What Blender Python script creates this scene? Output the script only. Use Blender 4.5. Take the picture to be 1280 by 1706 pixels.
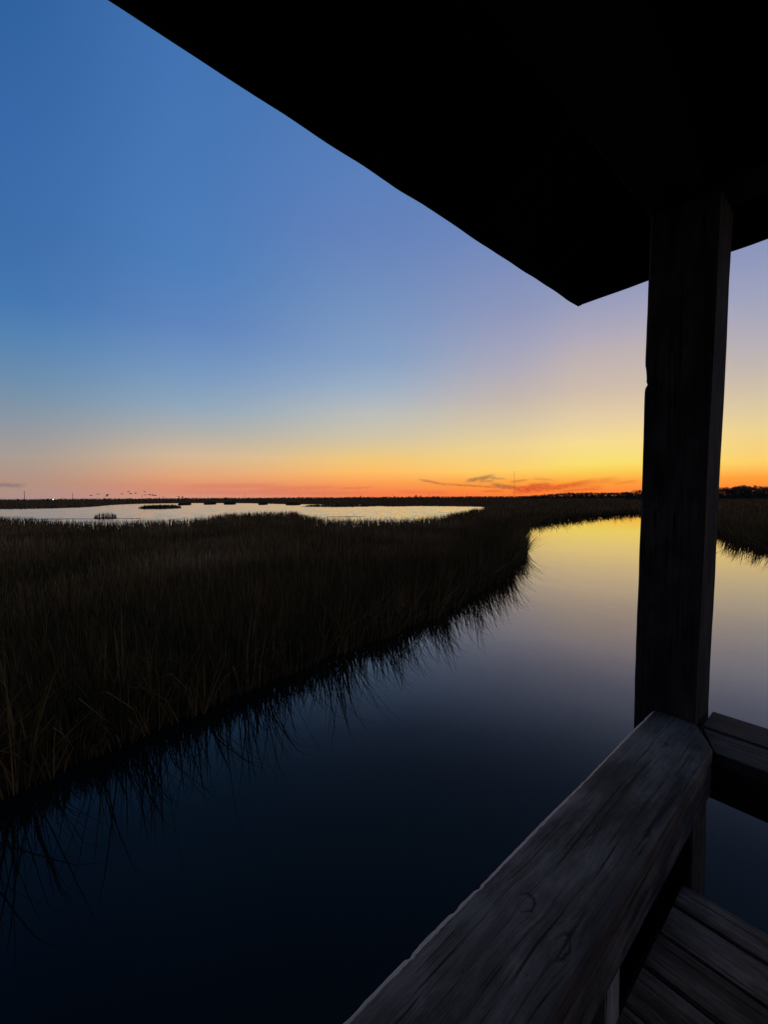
import bpy, bmesh, math, random
import numpy as np
from mathutils import Vector, Matrix, noise
from mathutils.geometry import tessellate_polygon

for o in list(bpy.data.objects):
    bpy.data.objects.remove(o)
random.seed(7); rng = np.random.default_rng(7)
S = bpy.context.scene
C = S.collection

# ------------------------------------------------------------------ camera
H = 3.0                                   # lens height above the water
F, CX, CY = 680.0, 640.0, 853.0           # focal length and centre in photo pixels (1280 x 1706)
cd = bpy.data.cameras.new('camera'); cam = bpy.data.objects.new('camera', cd); C.objects.link(cam)
cd.sensor_fit = 'HORIZONTAL'; cd.sensor_width = 36; cd.lens = F / 1280 * 36
cd.clip_start = 0.02; cd.clip_end = 20000
RC = Matrix.Rotation(math.radians(90 - 2.02), 3, 'X') @ Matrix.Rotation(math.radians(-0.31), 3, 'Z')
cam.matrix_world = Matrix.Translation((0, 0, H)) @ RC.to_4x4()
S.camera = cam

def ray(px, py):
    return (RC @ Vector(((px - CX) / F, -(py - CY) / F, -1))).normalized()
def ground(px, py, z=0.0):                # where a pixel's ray meets the level z
    d = ray(px, py); t = (z - H) / d.z
    return Vector((d.x * t, d.y * t, z))
def horizon(px):
    lo, hi = 700, 1000
    for _ in range(40):
        m = (lo + hi) / 2
        if ray(px, m).z > 0: lo = m
        else: hi = m
    return lo
def at_depth(px, D):                      # level point under pixel column px at forward distance D
    d = ray(px, horizon(px)); return Vector((d.x / d.y * D, D))
def azel(px, py):
    d = ray(px, py); return math.atan2(d.x, d.y), math.asin(d.z)

# ------------------------------------------------------------------ exposure
S.render.engine = 'CYCLES'
S.view_settings.view_transform = 'Standard'; S.view_settings.look = 'None'
S.view_settings.exposure = 0.0; S.view_settings.gamma = 1.0
S.view_settings.use_curve_mapping = False

# ------------------------------------------------------------------ node helper
class NT:
    def __init__(s, tree): s.t = tree; s.n = tree.nodes; s.l = tree.links
    def new(s, typ, **kw):
        n = s.n.new(typ)
        for k, v in kw.items(): setattr(n, k, v)
        return n
    def put(s, sock, v):
        if v is None: return
        if isinstance(v, bpy.types.NodeSocket): s.l.new(v, sock)
        else: sock.default_value = v
    def m(s, op, a, b=None, c=None, clamp=False):
        n = s.new('ShaderNodeMath', operation=op, use_clamp=clamp)
        for i, v in enumerate((a, b, c)): s.put(n.inputs[i], v)
        return n.outputs[0]
    def rng(s, v, a, b, c=0.0, d=1.0, smooth=False):
        n = s.new('ShaderNodeMapRange', interpolation_type='SMOOTHSTEP' if smooth else 'LINEAR', clamp=True)
        for i, x in enumerate((v, a, b, c, d)): s.put(n.inputs[i], x)
        return n.outputs[0]
    def mix(s, f, a, b, mode='MIX'):
        n = s.new('ShaderNodeMix', data_type='RGBA', blend_type=mode)
        s.put(n.inputs[0], f); s.put(n.inputs[6], a); s.put(n.inputs[7], b)
        return n.outputs[2]
    def ramp(s, f, stops, interp='LINEAR'):
        n = s.new('ShaderNodeValToRGB'); cr = n.color_ramp; cr.interpolation = interp
        while len(cr.elements) < len(stops): cr.elements.new(0.5)
        for e, (p, c) in zip(cr.elements, stops):
            e.position = p; e.color = c if len(c) == 4 else (*c, 1)
        s.put(n.inputs[0], f); return n.outputs[0]
    def xyz(s, v):
        n = s.new('ShaderNodeSeparateXYZ'); s.put(n.inputs[0], v); return n.outputs
    def vec(s, x, y, z):
        n = s.new('ShaderNodeCombineXYZ')
        for i, v in enumerate((x, y, z)): s.put(n.inputs[i], v)
        return n.outputs[0]
    def noise(s, v, scale, detail=3, rough=0.5, dist=0.0):
        n = s.new('ShaderNodeTexNoise'); s.put(n.inputs['Vector'], v)
        n.inputs['Scale'].default_value = scale; n.inputs['Detail'].default_value = detail
        n.inputs['Roughness'].default_value = rough; n.inputs['Distortion'].default_value = dist
        return n.outputs[0]

def lin(rgb):
    f = lambda c: c / 12.92 if c <= 0.04045 else ((c + 0.055) / 1.055) ** 2.4
    return tuple(f(c / 255) for c in rgb) + (1,)

# ------------------------------------------------------------------ sky: dusk, the sun just below the horizon
SUN_AZ = math.radians(30.0)               # bearing of the glow, clockwise from straight ahead
world = bpy.data.worlds.new('World'); S.world = world; world.use_nodes = True
W = NT(world.node_tree); W.n.clear()
tc = W.new('ShaderNodeTexCoord').outputs['Generated']
dx, dy, dz = W.xyz(tc)
az = W.m('ARCTAN2', dx, dy)
el = W.m('ARCSINE', dz)
t = W.m('SQRT', W.m('MAXIMUM', dz, 0.0))
adiff = W.m('ARCCOSINE', W.m('COSINE', W.m('SUBTRACT', az, SUN_AZ)))
adeg = W.m('MULTIPLY', adiff, 180 / math.pi)
P = lambda e: math.sqrt(math.sin(math.radians(e)))
ZEN = (90, (19, 44, 88))
cols = [
 (4,   [(0, (250,120,60)), (.8, (255,138,58)), (1.8, (255,160,60)), (3, (252,203,85)), (4.1, (249,223,110)), (6.7, (247,219,145)), (9.7, (228,204,165)), (13.3, (205,187,172)), (16.8, (190,177,179)), (19.5, (172,167,186)), (23, (150,156,188)), (32, (112,136,186)), (45, (80,120,178)), ZEN]),
 (13,  [(0, (245,115,58)), (.8, (255,135,55)), (1.9, (255,160,60)), (3.5, (254,207,104)), (6.6, (238,210,143)), (9.1, (219,200,162)), (12.7, (195,183,174)), (16.2, (175,171,184)), (19.7, (157,161,188)), (23.4, (140,150,187)), (32, (110,135,187)), (45, (78,120,178)), ZEN]),
 (31,  [(0, (240,122,78)), (.8, (244,130,76)), (2, (252,156,82)), (3.7, (254,190,102)), (5.4, (240,200,122)), (8.3, (209,196,165)), (11.6, (187,189,185)), (14.8, (158,176,196)), (18.6, (134,160,196)), (25.8, (114,144,190)), (32, (101,130,187)), (38, (90,127,186)), (48, (72,116,176)), ZEN]),
 (55,  [(0, (212,150,130)), (.7, (216,142,116)), (1.6, (222,142,108)), (3, (227,166,120)), (5.4, (212,184,150)), (8.4, (176,175,170)), (11.4, (145,167,187)), (15.7, (118,151,191)), (21, (94,132,189)), (27, (78,126,186)), (35, (72,120,182)), (44, (66,114,177)), ZEN]),
 (72,  [(0, (170,140,136)), (.5, (174,141,133)), (2, (178,144,128)), (4.5, (169,155,146)), (8.3, (138,150,163)), (12, (110,142,172)), (16.6, (84,130,178)), (20, (68,118,176)), (25.4, (62,110,170)), (32.6, (57,105,168)), (43, (47,96,158)), ZEN]),
 (150, [(0, (84,82,98)), (3, (104,92,108)), (8, (118,104,120)), (14, (96,98,124)), (25, (70,88,128)), (43, (50,78,126)), ZEN]),
]
out = None; prev = None
for a, stops in cols:
    r = W.ramp(t, [(P(e), lin(c)) for e, c in stops], 'B_SPLINE' if False else 'LINEAR')
    out = r if out is None else W.mix(W.m('MULTIPLY', W.m('ADD', W.rng(adeg, prev, a, smooth=True), W.rng(adeg, prev, a)), 0.5), out, r)
    prev = a
# thin dusk clouds low over the horizon: streaks given by bearing and elevation
wn = W.noise(W.vec(W.m('MULTIPLY', az, 30), W.m('MULTIPLY', el, 160), 0.0), 1.0, 4, 0.6)
wn2 = W.noise(W.vec(W.m('MULTIPLY', az, 90), W.m('MULTIPLY', el, 520), 3.0), 1.0, 4, 0.65)
wob = W.m('MULTIPLY', W.m('SUBTRACT', wn, 0.5), 0.006)
wob2 = W.m('MULTIPLY', W.m('SUBTRACT', wn2, 0.5), 0.004)
elw = W.m('ADD', W.m('ADD', el, wob), wob2)
def streak(sky, x0, y0, x1, y1, thick, amt, col):
    a0, e0 = azel(x0, y0); a1, e1 = azel(x1, y1)
    u = W.m('DIVIDE', W.m('SUBTRACT', az, a0), a1 - a0)
    along = W.m('MULTIPLY', W.rng(u, -0.06, 0.25, smooth=True), W.rng(u, 1.06, 0.7, smooth=True))
    ec = W.m('MULTIPLY_ADD', u, e1 - e0, e0)
    th = W.m('MULTIPLY', thick / F, W.m('MULTIPLY_ADD', wn2, 1.1, 0.45))
    d = W.m('DIVIDE', W.m('ABSOLUTE', W.m('SUBTRACT', elw, ec)), th)
    body = W.rng(d, 1.0, 0.15, smooth=True)
    k = W.m('MULTIPLY', W.m('MULTIPLY', body, along), W.m('MULTIPLY', W.rng(wn2, 0.3, 0.6, 0.35, 1.0), amt))
    return W.mix(k, sky, lin(col))
GREY, RED, ORG = (150,106,84), (226,92,48), (240,124,52)
for a in [(696,798,750,809,3.0,.85,(180,112,76)), (735,806,845,813,2.8,.8,(190,104,62)),
          (774,802,828,792,5.2,.85,(140,98,80)), (815,796,845,799,2.6,.6,GREY), (796,803,826,800,3,.6,(150,104,80)),
          (816,806,870,816,5,.8,(146,92,70)), (848,803,884,799,2.6,.75,(196,120,66)), (838,811,900,812,4,.7,(206,96,54)),
          (878,809,922,807,5,.8,(196,94,50)), (852,818,934,811,8,1.0,(218,80,42)), (912,815,990,802,6,.95,(216,86,40)),
          (955,806,1034,798,6,.75,(238,136,58)), (800,819,842,818,3,.6,RED), (886,797,928,800,2.8,.65,(216,138,72)),
          (1020,806,1066,801,3,.6,(230,128,54)), (925,819,1010,813,4,.75,(232,98,44)), (950,812,1010,809,3,.6,(240,120,50)),
          (-40,807,46,809,4,.7,(118,104,110)), (300,811,480,808,6,.45,(214,112,100)),
          (420,816,575,811,6,.5,(216,110,92)), (560,814,625,812,3,.5,(205,105,80)), (250,819,640,822,6,.35,(200,112,96)),
          (655,819,760,821,4,.5,(238,108,70))]:
    out = streak(out, *a)
bg = W.new('ShaderNodeBackground'); W.l.new(out, bg.inputs[0]); bg.inputs[1].default_value = 1.0
W.l.new(bg.outputs[0], W.new('ShaderNodeOutputWorld').inputs[0])
world.cycles.sampling_method = 'MANUAL'; world.cycles.sample_map_resolution = 1024

# ------------------------------------------------------------------ materials
def material(name):
    m = bpy.data.materials.new(name); m.use_nodes = True
    N = NT(m.node_tree); b = N.n['Principled BSDF']
    return m, N, b
def bump(N, b, h, strength, dist):
    n = N.new('ShaderNodeBump'); n.inputs['Strength'].default_value = strength; n.inputs['Distance'].default_value = dist
    N.l.new(h, n.inputs['Height']); N.l.new(n.outputs[0], b.inputs['Normal'])

def wood(name, axis, dark, light, bump_s=0.6, knots=(), rough=0.8, worn_lit=None, offs=0.0):
    """weathered softwood; grain runs along `axis`; knots = (along, across, radius) on the board's wide face"""
    m, N, b = material(name)
    co = N.xyz(N.new('ShaderNodeTexCoord').outputs['Object'])
    info = N.new('ShaderNodeObjectInfo').outputs['Random']
    i = 'xyz'.index(axis); al = co[i]; ac = co[(i + 1) % 3]; ad = co[(i + 2) % 3]
    if axis == 'y': ac, ad = ad, ac          # make `ac` the level across direction
    if axis == 'y': ac, ad = co[0], co[2]
    al = N.m('MULTIPLY_ADD', info, 37.0, N.m('ADD', al, offs))
    a0 = N.m('SUBTRACT', al, N.m('MULTIPLY_ADD', info, 37.0, offs))
    acw = ac; rim = None; core = None
    for (ku, kv, kr, kl) in knots:
        du = N.m('DIVIDE', N.m('SUBTRACT', a0, ku), kl); dv = N.m('SUBTRACT', ac, kv)
        r2 = N.m('ADD', N.m('MULTIPLY', du, du), N.m('MULTIPLY', dv, dv))
        g = N.m('EXPONENT', N.m('MULTIPLY', r2, -1 / (kr * 2.2) ** 2))
        acw = N.m('ADD', acw, N.m('MULTIPLY', N.m('MULTIPLY', dv, g), -0.6))
        r = N.m('SQRT', r2)
        rr = N.m('MULTIPLY_ADD', N.noise(N.vec(a0, ac, 0.0), 45, 4, 0.65), kr * 1.3, N.m('SUBTRACT', r, kr * 0.65))
        k1 = N.m('MULTIPLY', N.rng(N.m('ABSOLUTE', N.m('SUBTRACT', rr, kr)), kr * 0.34, 0.0, smooth=True), N.rng(N.m('ADD', N.m('MULTIPLY', du, 0.8), N.m('MULTIPLY', dv, -1.0)), -kr * 0.9, kr * 0.7, 0.18, 1.0))
        k2 = N.m('MULTIPLY', N.rng(rr, kr * 1.05, kr * 0.75, smooth=True), N.m('MULTIPLY_ADD', N.m('SINE', N.m('MULTIPLY', rr, 26.0 / kr)), 0.28, 0.6))
        rim = k1 if rim is None else N.m('MAXIMUM', rim, k1)
        core = k2 if core is None else N.m('MAXIMUM', core, k2)
    warp = N.noise(N.vec(N.m('MULTIPLY', al, 1.6), N.m('MULTIPLY', ac, 7), N.m('MULTIPLY', ad, 7)), 1.0, 2)
    acw = N.m('MULTIPLY_ADD', N.m('SUBTRACT', warp, 0.5), 0.022, acw)
    g1 = N.noise(N.vec(N.m('MULTIPLY', al, 2.2), N.m('MULTIPLY', acw, 120), N.m('MULTIPLY', ad, 120)), 1.0, 5, 0.65)
    g2 = N.noise(N.vec(N.m('MULTIPLY', al, 13), N.m('MULTIPLY', acw, 380), N.m('MULTIPLY', ad, 380)), 1.0, 4, 0.75)
    blot = N.noise(N.vec(N.m('MULTIPLY', al, 5), N.m('MULTIPLY', ac, 11), N.m('MULTIPLY', ad, 11)), 1.0, 5, 0.65)
    speck = N.noise(N.vec(N.m('MULTIPLY', al, 60), N.m('MULTIPLY', ac, 130), N.m('MULTIPLY', ad, 130)), 1.0, 3, 0.6)
    grain = N.m('ADD', N.m('MULTIPLY', g1, 0.55), N.m('MULTIPLY', g2, 0.45))
    f = N.rng(N.m('ADD', N.m('MULTIPLY', grain, 0.5), N.m('MULTIPLY', blot, 0.5)), 0.43, 0.585)
    stain = N.noise(N.vec(N.m('MULTIPLY', al, 3.2), N.m('MULTIPLY', ac, 9), N.m('MULTIPLY', ad, 9)), 1.0, 4, 0.6)
    c = N.mix(N.m('MULTIPLY', f, N.rng(stain, 0.36, 0.56, 0.25, 1.0)), dark, light)
    crack = N.rng(g1, 0.405, 0.36, smooth=True)
    nail = N.rng(speck, 0.70, 0.76)
    mark = N.m('MAXIMUM', N.m('MULTIPLY', crack, 0.9), N.m('MULTIPLY', nail, 0.8))
    h = N.m('SUBTRACT', grain, N.m('MULTIPLY', mark, 0.5))
    if rim is not None:
        c = N.mix(N.m('MULTIPLY', core, 0.75), c, tuple(0.55 * x for x in light[:3]) + (1,))
        mark = N.m('MAXIMUM', mark, N.m('MULTIPLY', N.m('MULTIPLY', rim, N.rng(g2, 0.35, 0.6, 0.4, 1.0)), 0.95))
        h = N.m('ADD', N.m('SUBTRACT', h, N.m('MULTIPLY', rim, 0.35)), N.m('MULTIPLY', core, 0.18))
    c = N.mix(mark, c, tuple(0.22 * x for x in dark[:3]) + (1,))
    if worn_lit is not None:                     # pale splintered arris, with the sky-lit rim highlight painted in
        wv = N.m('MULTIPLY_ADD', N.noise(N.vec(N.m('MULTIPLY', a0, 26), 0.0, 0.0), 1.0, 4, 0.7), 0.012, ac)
        wf = N.m('MULTIPLY', N.rng(wv, worn_lit + 0.004, worn_lit + 0.008, smooth=True), N.rng(g2, 0.3, 0.6, 0.45, 1.0))
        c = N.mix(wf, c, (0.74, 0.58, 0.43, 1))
    N.l.new(c, b.inputs['Base Color']); b.inputs['Roughness'].default_value = rough
    b.inputs['Specular IOR Level'].default_value = 0.25
    bump(N, b, h, bump_s, 0.006)
    return m

def water(name, deep, rough, slope, mean):
    """still water: dark body under a mirror whose share grows towards grazing view; ripples tilt the normal"""
    m, N, b = material(name); N.n.remove(b)
    x, y, z = N.xyz(N.new('ShaderNodeTexCoord').outputs['Object'])
    tx, ty = mean
    for sc, st, amp, seed in slope:
        n = N.new('ShaderNodeTexNoise'); N.put(n.inputs['Vector'], N.vec(x, N.m('MULTIPLY', y, st), seed))
        n.inputs['Scale'].default_value = sc; n.inputs['Detail'].default_value = 2
        cx_, cy_, cz_ = N.xyz(n.outputs['Color'])
        tx = N.m('MULTIPLY_ADD', N.m('SUBTRACT', cx_, 0.5), amp, tx)
        ty = N.m('MULTIPLY_ADD', N.m('SUBTRACT', cy_, 0.5), amp, ty)
    vn = N.new('ShaderNodeVectorMath', operation='NORMALIZE'); N.put(vn.inputs[0], N.vec(tx, ty, 1.0)); nrm = vn.outputs[0]
    fr = N.new('ShaderNodeFresnel'); fr.inputs['IOR'].default_value = 1.333; N.put(fr.inputs['Normal'], nrm)
    share = N.ramp(fr.outputs[0], [(0.0, (0,) * 3), (0.022, (0.008,) * 3), (0.045, (0.032,) * 3), (0.06, (0.062,) * 3), (0.09, (0.18,) * 3), (0.16, (0.40,) * 3), (0.3, (0.62,) * 3), (0.6, (0.86,) * 3), (1.0, (1,) * 3)])
    gl = N.new('ShaderNodeBsdfGlossy'); gl.inputs['Roughness'].default_value = rough; N.put(gl.inputs['Normal'], nrm)
    gl.inputs['Color'].default_value = (0.98, 0.93, 0.85, 1)
    df = N.new('ShaderNodeBsdfDiffuse'); df.inputs['Color'].default_value = deep
    mx = N.new('ShaderNodeMixShader'); N.put(mx.inputs[0], share); N.l.new(df.outputs[0], mx.inputs[1]); N.l.new(gl.outputs[0], mx.inputs[2])
    N.l.new(mx.outputs[0], N.n['Material Output'].inputs[0])
    return m
m_water = water('creek_water', (0.004, 0.0075, 0.0062, 1), 0.012, [(1.6, 0.8, 0.008, 0.0), (9.0, 0.8, 0.007, 4.0)], (0.0, 0.0))
m_pond = water('rippled_pond_water', (0.006, 0.009, 0.011, 1), 0.08, [(0.9, 0.3, 0.14, 0.0), (4.0, 0.5, 0.14, 5.0)], (0.0, -0.048))

m_mud, N, b = material('marsh_mud')
p = N.new('ShaderNodeTexCoord').outputs['Object']
N.l.new(N.ramp(N.noise(p, 0.35, 5, 0.65), [(0.3, (0.02, 0.015, 0.010)), (0.7, (0.055, 0.042, 0.026))]), b.inputs['Base Color'])
b.inputs['Roughness'].default_value = 0.9; b.inputs['Specular IOR Level'].default_value = 0.15
bump(N, b, N.noise(p, 6, 5, 0.6), 0.6, 0.06)

m_grass, N, b = material('dry_marsh_grass')
tint = N.new('ShaderNodeAttribute', attribute_name='tint').outputs['Fac']
p = N.new('ShaderNodeTexCoord').outputs['Object']
big = N.noise(p, 0.16, 4, 0.6)
f = N.m('ADD', N.m('MULTIPLY', tint, 0.75), N.m('MULTIPLY', N.m('SUBTRACT', big, 0.5), 0.9))
N.l.new(N.ramp(f, [(0.0, (0.055, 0.043, 0.016)), (0.3, (0.13, 0.074, 0.026)), (0.55, (0.24, 0.120, 0.044)),
                   (0.72, (0.33, 0.175, 0.072)), (0.9, (0.50, 0.35, 0.175))]), b.inputs['Base Color'])
b.inputs['Roughness'].default_value = 0.9; b.inputs['Specular IOR Level'].default_value = 0.0

m_leaf, N, b = material('dark_evergreen_leaves')
p = N.new('ShaderNodeTexCoord').outputs['Object']
N.l.new(N.ramp(N.noise(p, 0.9, 3), [(0.3, (0.018, 0.026, 0.010)), (0.7, (0.05, 0.06, 0.025))]), b.inputs['Base Color'])
b.inputs['Roughness'].default_value = 0.8
m_bark, N, b = material('bark')
N.l.new(N.ramp(N.noise(N.new('ShaderNodeTexCoord').outputs['Object'], 3, 4), [(0.3, (0.03, 0.024, 0.018)), (0.7, (0.08, 0.065, 0.05))]), b.inputs['Base Color'])
b.inputs['Roughness'].default_value = 0.9
m_pole, N, b = material('weathered_pole_timber')
N.l.new(N.ramp(N.noise(N.new('ShaderNodeTexCoord').outputs['Object'], 2, 4), [(0.3, (0.05, 0.04, 0.032)), (0.7, (0.10, 0.085, 0.07))]), b.inputs['Base Color'])
b.inputs['Roughness'].default_value = 0.85
m_steel, N, b = material('galvanised_steel')
N.l.new(N.ramp(N.noise(N.new('ShaderNodeTexCoord').outputs['Object'], 1, 3), [(0.3, (0.12, 0.10, 0.10)), (0.7, (0.2, 0.17, 0.16))]), b.inputs['Base Color'])
b.inputs['Metallic'].default_value = 0.3; b.inputs['Roughness'].default_value = 0.6
m_bird, N, b = material('dark_plumage')
N.l.new(N.ramp(N.noise(N.new('ShaderNodeTexCoord').outputs['Object'], 6, 3), [(0.3, (0.03, 0.026, 0.024)), (0.7, (0.07, 0.06, 0.055))]), b.inputs['Base Color'])
m_lamp, N, b = material('lamp_glow')
b.inputs['Base Color'].default_value = (0.8, 0.8, 0.8, 1)
b.inputs['Emission Color'].default_value = (1, 0.97, 0.92, 1); b.inputs['Emission Strength'].default_value = 2.2
m_shingle, N, b = material('dark_roof_felt')
N.l.new(N.ramp(N.noise(N.new('ShaderNodeTexCoord').outputs['Object'], 40, 4), [(0.3, (0.025, 0.024, 0.024)), (0.7, (0.06, 0.056, 0.054))]), b.inputs['Base Color'])
b.inputs['Roughness'].default_value = 0.9

# ------------------------------------------------------------------ object helpers
def link(name, me, mat, parent=None):
    o = bpy.data.objects.new(name, me); C.objects.link(o)
    if mat and not me.materials: me.materials.append(mat)
    if parent: o.parent = parent
    return o
def empty(name, loc, rz=0.0):
    o = bpy.data.objects.new(name, None); C.objects.link(o)
    o.location = loc; o.rotation_euler = (0, 0, rz); o.empty_display_size = 0.2
    return o
def tag(o, label, cat=None, group=None, kind=None):
    o['label'] = label
    if cat: o['category'] = cat
    if group: o['group'] = group
    if kind: o['kind'] = kind
    return o
def mesh(name, verts, faces, smooth=False):
    me = bpy.data.meshes.new(name); me.from_pydata([tuple(v) for v in verts], [], faces); me.update()
    if smooth: me.polygons.foreach_set('use_smooth', [True] * len(me.polygons))
    return me

# ------------------------------------------------------------------ ground: water, marsh, pond
def sheet(name, rings, z, mat, depth=0.0):
    """flat sheet bounded by the first ring with the other rings cut out; `depth` gives it banks"""
    vs = [Vector((q[0], q[1], 0)) for r in rings for q in r]
    tri = tessellate_polygon([[Vector((q[0], q[1], 0)) for q in r] for r in rings])
    verts = [(v.x, v.y, z) for v in vs]; faces = []
    for f in tri:
        a, b_, c_ = (vs[i] for i in f)
        faces.append(tuple(f) if (b_ - a).cross(c_ - a).z > 0 else tuple(reversed(f)))
    if depth:
        n = len(verts); verts += [(v.x, v.y, z - depth) for v in vs]; s = 0
        for r in rings:
            k = len(r)
            for i in range(k):
                a, b_ = s + i, s + (i + 1) % k
                faces.append((a, b_, b_ + n, a + n))
            s += k
    me = mesh(name, verts, faces)
    bm = bmesh.new(); bm.from_mesh(me); bmesh.ops.recalc_face_normals(bm, faces=bm.faces); bm.to_mesh(me); bm.free()
    return link(name, me, mat)

R = 9000
o = sheet('creek_water', [[(-R, -R), (R, -R), (R, R), (-R, R)]], 0.0, m_water)
tag(o, 'still dark tidal creek reflecting the dusk sky', kind='structure')

def smooth_line(pts, n=6, jit=0.0, seed=0):
    rr = random.Random(seed); out_ = []
    pts = [Vector((q[0], q[1])) for q in pts]
    for i in range(len(pts) - 1):
        p0 = pts[max(i - 1, 0)]; p1 = pts[i]; p2 = pts[i + 1]; p3 = pts[min(i + 2, len(pts) - 1)]
        for k in range(n):
            s = k / n
            q = 0.5 * ((2 * p1) + (p2 - p0) * s + (2 * p0 - 5 * p1 + 4 * p2 - p3) * s * s + (3 * p1 - p0 - 3 * p2 + p3) * s ** 3)
            L = (p2 - p1).length
            out_.append(q + Vector((rr.uniform(-1, 1), rr.uniform(-1, 1))) * jit * min(L, 8))
    out_.append(pts[-1]); return out_

left_bank = [(-40, -6), (-16, -1.6), (-8.2, 1.1), (-5.0, 3.1), (-3.7, 4.4), (-2.5, 5.9), (-1.1, 7.6), (0.27, 9.1), (2.05, 11.5), (3.15, 13.2),
             (4.4, 15.0), (5.6, 17.6), (7.4, 21.5), (9.4, 28), (12.2, 36), (15.0, 43)]
far_bank = [(19.5, 48.5), (24.5, 54), (30, 60), (36.5, 65.5), (43, 70), (46, 71)]
right_bank = [(46.5, 66), (41, 58), (33.5, 45), (27.5, 34), (24.6, 29), (22, 24.6), (20.6, 21), (20.5, 17), (24, 10), (34, 0), (60, -16)]
bank = smooth_line(left_bank, 6, 0.05, 1)[:-1] + smooth_line([left_bank[-1]] + far_bank, 6, 0.05, 2)[:-1] + smooth_line([far_bank[-1]] + right_bank, 6, 0.04, 3)
pond_near = [at_depth(x, D) for x, D in ((-420, 70), (-200, 58), (-60, 52), (20, 46), (100, 39.5), (250, 40.5), (340, 45), (385, 56), (430, 62), (480, 63), (505, 48), (560, 41), (640, 40.5), (700, 42), (745, 47), (772, 58), (800, 74))]
pond_far = [ground(x, y) for x, y in ((813, 846.2), (800, 844.3), (760, 843.6), (700, 843.2), (640, 843.6), (600, 840.6), (540, 840.4), (470, 839.9), (420, 838.6), (340, 838.3), (290, 838.6), (230, 839.6), (185, 841.6), (150, 844.6), (100, 846.6), (40, 847.8), (-30, 848.6), (-160, 850), (-420, 852))]
pn = smooth_line(pond_near, 5, 0.05, 4); pf = smooth_line(pond_far, 5, 0.03, 5)
pond = pn + pf[1:]
pond = pond[:-1]
land_outer = [(-8000, -6)] + [tuple(v) for v in bank] + [(8000, -16), (8000, 8500), (-8000, 8500)]
o = sheet('marsh_ground', [land_outer, pond], 0.10, m_mud, 0.6)
tag(o, 'flat dark marsh mud under the grass out to the horizon', kind='structure')
o = sheet('pond_water', [pond], 0.006, m_pond)
tag(o, 'pale rippled open water of the pond behind the grass', kind='structure')

# small islands of grass in the pond: centre column, near waterline row, width and length in metres, grass height
def island_ring(px, py, w, l, seed):
    c = ground(px, py); rr = random.Random(seed); n = 30
    c = Vector((c.x, c.y + l / 2))
    return [c + Vector((math.cos(a) * w / 2 * rr.uniform(0.85, 1.1), math.sin(a) * l / 2 * (rr.uniform(0.35, 1.2) if l < 2 else rr.uniform(0.8, 1.1)))) for a in (2 * math.pi * k / n for k in range(n))]
isl = [(249, 847.8, 11.5, 12, 1.25, 'long low grass island in the pond, largest on the left'),
       (299, 841.8, 4.2, 10, 1.2, 'small grass islet just right of the long island'),
       (343, 840.7, 5.0, 10, 1.2, 'tiny grass islet second to the right of the long island'),
       (377, 840.6, 4.8, 10, 1.5, 'tiny peaked grass islet farthest right before the grass point'),
       (434, 841.0, 4.2, 8, 1.3, 'tiny grass islet left of the dark spit'),
       (485, 841.6, 6.2, 8, 1.2, 'small flat islet at the left end of the dark spit'),
       (563, 844.6, 27, 26, 1.1, 'dark grassy spit lying in the pond near the horizon'),
       (95, 865.2, 10.5, 1.6, 0.12, 'thin bare mud strip in the shallows at left'),
       (200, 864.2, 5.5, 1.3, 0.12, 'thin bare mud strip in the shallows right of the tuft'),
       (168, 864.0, 3.4, 2.0, 0.95, 'tuft of thin stems standing in the pond shallows at left'),
       (575, 861.5, 6.0, 1.8, 0.15, 'thin bare mud strip in the bright shallows mid pond')]
islands = []
for i, (px, py, w, l, gh, lab) in enumerate(isl):
    r = island_ring(px, py, w, l, 60 + i); islands.append((r, gh))
    o = sheet('marsh_islet', [r], 0.11 if gh > 0.2 else 0.03, m_mud, 0.3 if gh > 0.2 else 0.1); tag(o, lab, kind='structure')

# ------------------------------------------------------------------ grass
def inside(poly, X, Y):
    q = np.array([(v[0], v[1]) for v in poly]); r = np.zeros(len(X), bool); j = len(q) - 1
    for i in range(len(q)):
        xi, yi = q[i]; xj, yj = q[j]
        if yi != yj:
            r ^= ((yi > Y) != (yj > Y)) & (X < (xj - xi) * (Y - yi) / (yj - yi) + xi)
        j = i
    return r

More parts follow.
